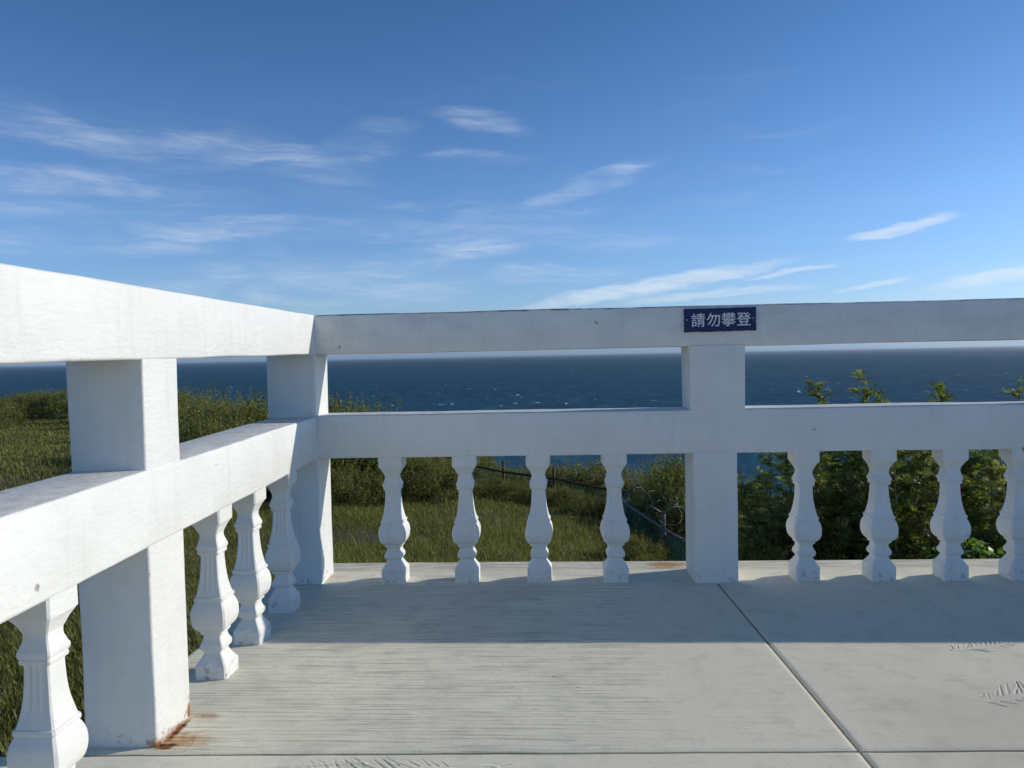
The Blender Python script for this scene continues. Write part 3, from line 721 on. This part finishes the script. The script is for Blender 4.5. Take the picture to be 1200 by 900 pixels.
# ------------------------------------------------------------------ bright leafy plant at the ledge
pl = at(1140, 652, .72); vine = empty('leafy_plant', (pl.x, pl.y, pl.z), label='bright green broad leaved plant peeping over the ledge between two balusters', category='plant')
LEAF = None
lv = []; 
def broad_leaf():
    v = []; f = []; n = 6
    for i in range(n + 1):
        t = i / n; w = .27 * math.sin(math.pi * min(.98, t * .9 + .08)) ** .8; z = .18 * math.sin(t * 2.4) - .1 * t
        v += [(-w, t, z + .10 * w), (0, t, z), (w, t, z + .10 * w)]
    for i in range(n):
        for k in (0, 1): a = i * 3 + k; f.append((a, a + 1, a + 4, a + 3))
    me = bpy.data.meshes.new('leaf'); me.from_pydata(v, [], f); me.polygons.foreach_set('use_smooth', np.ones(len(f), bool))
    at_ = me.attributes.new('vary', 'FLOAT', 'POINT'); at_.data.foreach_set('value', np.full(len(v), .5, np.float32)); me.update(); me.materials.append(M_VINE); return me
LM = broad_leaf(); stemsets = []
for k in range(150):
    x = random.gauss(0, .085); y = random.uniform(-.22, .26); z = -.05 + random.uniform(0, .15) * math.exp(-(x / .13) ** 2)
    o = link('leaf', LM, None, vine, (x, y, z)); s = random.uniform(.032, .060); o.scale = (s, s, s)
    o.rotation_euler = (random.uniform(-.3, .9), random.uniform(-.5, .5), random.uniform(0, 6.28))
    if k % 2 == 0: stemsets.append(tube([(x * .3, y * .3, -1.2), (x * .8, y * .8, .05), (x, y, z)], .004, 4))
link('stem', rings_join('stem', stemsets), M_VINE, vine)

# ------------------------------------------------------------------ fence with razor wire
fence = empty('wire_fence', (2.1, 9.6, ground_z(2.1, 9.6)), label='green chain link fence with steel posts and razor wire coils', category='fence')
FO = fence.location.copy()
ZR = -1.30
FP = [Vector(p) for p in ((3.35, 3.9, ZR), (2.96, 5.05, ZR), (2.565, 6.68, ZR), (2.236, 8.32, ZR), (2.09, 9.66, ZR), (1.1, 10.95, ZR), (.071, 11.88, ZR), (-1.1, 13.35, ZR), (-2.3, 14.6, ZR))]
loc = lambda p: Vector(p) - FO
link('top_rail', rings_join('top_rail', [tube([loc(p) for p in FP[:5]], .021, 8)]), M_STEEL, fence)
link('top_rail', rings_join('top_rail', [tube([loc(p) for p in FP[4:]], .024, 8)]), M_RUSTY, fence)
for k, p in enumerate(FP):
    gz = ground_z(p.x, p.y); rusty = k >= 5
    fpost = link('post', rings_join('post', [tube([loc((p.x, p.y, gz - .1)), loc((p.x, p.y, ZR + .22))], .027, 8)]), M_RUSTY if rusty else M_STEEL, fence)
    nx_ = (FP[min(k + 1, len(FP) - 1)] - FP[max(k - 1, 0)]).normalized(); side = Vector((nx_.y, -nx_.x, 0)) if not rusty else Vector((0, 0, 0))
    if not rusty:
        for s in (-1, 1):
            a = loc((p.x, p.y, ZR + .20)); b = a + side * s * .20 + Vector((0, 0, .13))
            link('arm', rings_join('arm', [tube([a, b], .016, 6)]), M_STEEL, fpost)
wires = []
for k in range(len(FP) - 1):
    a, b = FP[k], FP[k + 1]; L = (b - a).length; d = (b - a) / L; dep = 1.25; st = .095; n = int((L + dep) / st)
    for q in range(n):
        for sgn in (1, -1):
            u0 = q * st - (dep if sgn > 0 else 0); u1 = u0 + dep * sgn if sgn > 0 else q * st - dep
            s0, s1 = (u0, u0 + dep) if sgn > 0 else (q * st, q * st - dep)
            # wire runs from (s0, top) to (s1, bottom); clip to the bay
            t0 = 0.; t1 = 1.
            if s1 > s0: t0 = max(t0, (0 - s0) / (s1 - s0)); t1 = min(t1, (L - s0) / (s1 - s0))
            else: t0 = max(t0, (L - s0) / (s1 - s0)); t1 = min(t1, (0 - s0) / (s1 - s0))
            if t1 - t0 < .03: continue
            P0 = a + d * (s0 + (s1 - s0) * t0) + Vector((0, 0, -dep * t0)); P1 = a + d * (s0 + (s1 - s0) * t1) + Vector((0, 0, -dep * t1))
            wires.append(tube([loc(P0), loc(P1)], .0024, 3))
wm = link('wire_mesh', rings_join('wire_mesh', wires), M_MESH, fence); wm['kind'] = 'stuff'
for k in range(1, 7):
    a, b = FP[k], FP[k + 1]; L = (b - a).length; d = (b - a) / L; side = Vector((d.y, -d.x, 0)); turns = max(2, int(L / .52)); pts = []
    n = turns * 22
    for q in range(n + 1):
        t = q / n; ph = 2 * math.pi * turns * t + k; rr = .17 * (1 + .12 * math.sin(3 * ph / 7))
        pts.append(loc(a + d * (L * t) + side * (rr * math.cos(ph)) + Vector((0, 0, .24 + rr * math.sin(ph) + .05 * math.sin(9 * t)))) + d * .10 * math.sin(ph * 2.0))
    link('razor_wire_coil', rings_join('razor_wire_coil', [tube(pts, .0042, 4)]), M_WIRE, fence)

# ------------------------------------------------------------------ grass
def blades(n, xs, ys, keep, hmin, hmax, wid):
    x = rng.uniform(*xs, n); y = rng.uniform(*ys, n); ok = np.array([keep(a, b) for a, b in zip(x, y)]); x, y = x[ok], y[ok]; n = len(x)
    z = np.array([ground_z(a, b) for a, b in zip(x, y)])
    tall = np.array([.5 + .5 * mnoise.noise(Vector((a * .55, b * .55, 21))) + .25 * mnoise.noise(Vector((a * 2.1, b * 2.1, 4))) for a, b in zip(x, y)])
    h = (hmin + (hmax - hmin) * np.clip(tall, 0, 1.2)) * rng.uniform(.55, 1.2, n)
    a = rng.uniform(0, 2 * math.pi, n); lean = rng.uniform(.1, .75, n) * h
    w = wid * rng.uniform(.7, 1.3, n); s = np.stack([-np.sin(a), np.cos(a), np.zeros(n)], -1) * w[:, None]; dr = np.stack([np.cos(a), np.sin(a), np.zeros(n)], -1)
    b = np.stack([x, y, z - .02], -1); mid = b + dr * (lean * .35)[:, None]; mid[:, 2] += h * .62; tip = b + dr * lean[:, None]; tip[:, 2] += h
    v = np.stack([b - s, b + s, mid + s * .75, mid - s * .75, tip], 1).reshape(-1, 3); o = (np.arange(n) * 5)[:, None]
    tri = np.concatenate([o + np.array([0, 1, 2]), o + np.array([0, 2, 3]), o + np.array([3, 2, 4])])
    tone = np.clip(rng.random(n) * .7 + .3 * tall, 0, 1)
    return v, tri, np.repeat(tone, 5)
def inside(x, y):
    if y > edge_y(x) + 1.0: return False
    if -.5 < x < 10 and y < .5: return False
    # stay within what the lens, or one stepped aside, could see past the rails
    return (x - CAM.x) > -(y - CAM.y) * 1.15 - 1.5
V, F, T = [], [], []; off = 0
for n, xs, ys, hmin, hmax, wid in ((210000, (-6, 3.2), (1.5, 12), .03, .125, .0042), (5000, (-6, 3.2), (2, 13), .16, .34, .0030), (60000, (-11, -.4), (-4, 6), .03, .14, .005), (55000, (-4.0, -.3), (-2.8, 3), .05, .17, .005), (90000, (-22, 1), (8, 26), .05, .17, .010), (75000, (-42, -8), (12, 42), .06, .20, .020)):
    v, f, t = blades(n, xs, ys, inside, hmin, hmax, wid); V.append(v); F.append(f + off); T.append(t); off += len(v)
gr = link('grass', np_mesh('grass', np.concatenate(V), np.concatenate(F), False, np.concatenate(T)), M_GRASS)
set_props(gr, label='long olive green grass covering the meadow below the deck', category='grass', kind='stuff')

# ------------------------------------------------------------------ thin sea haze
hz = bpy.data.materials.new('sea_haze'); hz.use_nodes = True; g = NT(hz.node_tree); out = g.n('ShaderNodeOutputMaterial')
pv = g.n('ShaderNodeVolumePrincipled'); pv.inputs['Color'].default_value = (.93, .96, 1, 1); pv.inputs['Density'].default_value = 2.8e-5; pv.inputs['Anisotropy'].default_value = .72
g.t.links.new(pv.outputs[0], out.inputs['Volume'])
bm = bmesh.new(); bmesh.ops.create_cube(bm, size=1)
for v in bm.verts: v.co = Vector((v.co.x * 150000, v.co.y * 150000, 6.0 if v.co.z > 0 else -66.0))
me = bpy.data.meshes.new('haze'); bm.to_mesh(me); bm.free(); haze = link('haze', me, hz); set_props(haze, kind='stuff', label='thin pale haze lying over the sea', category='haze')
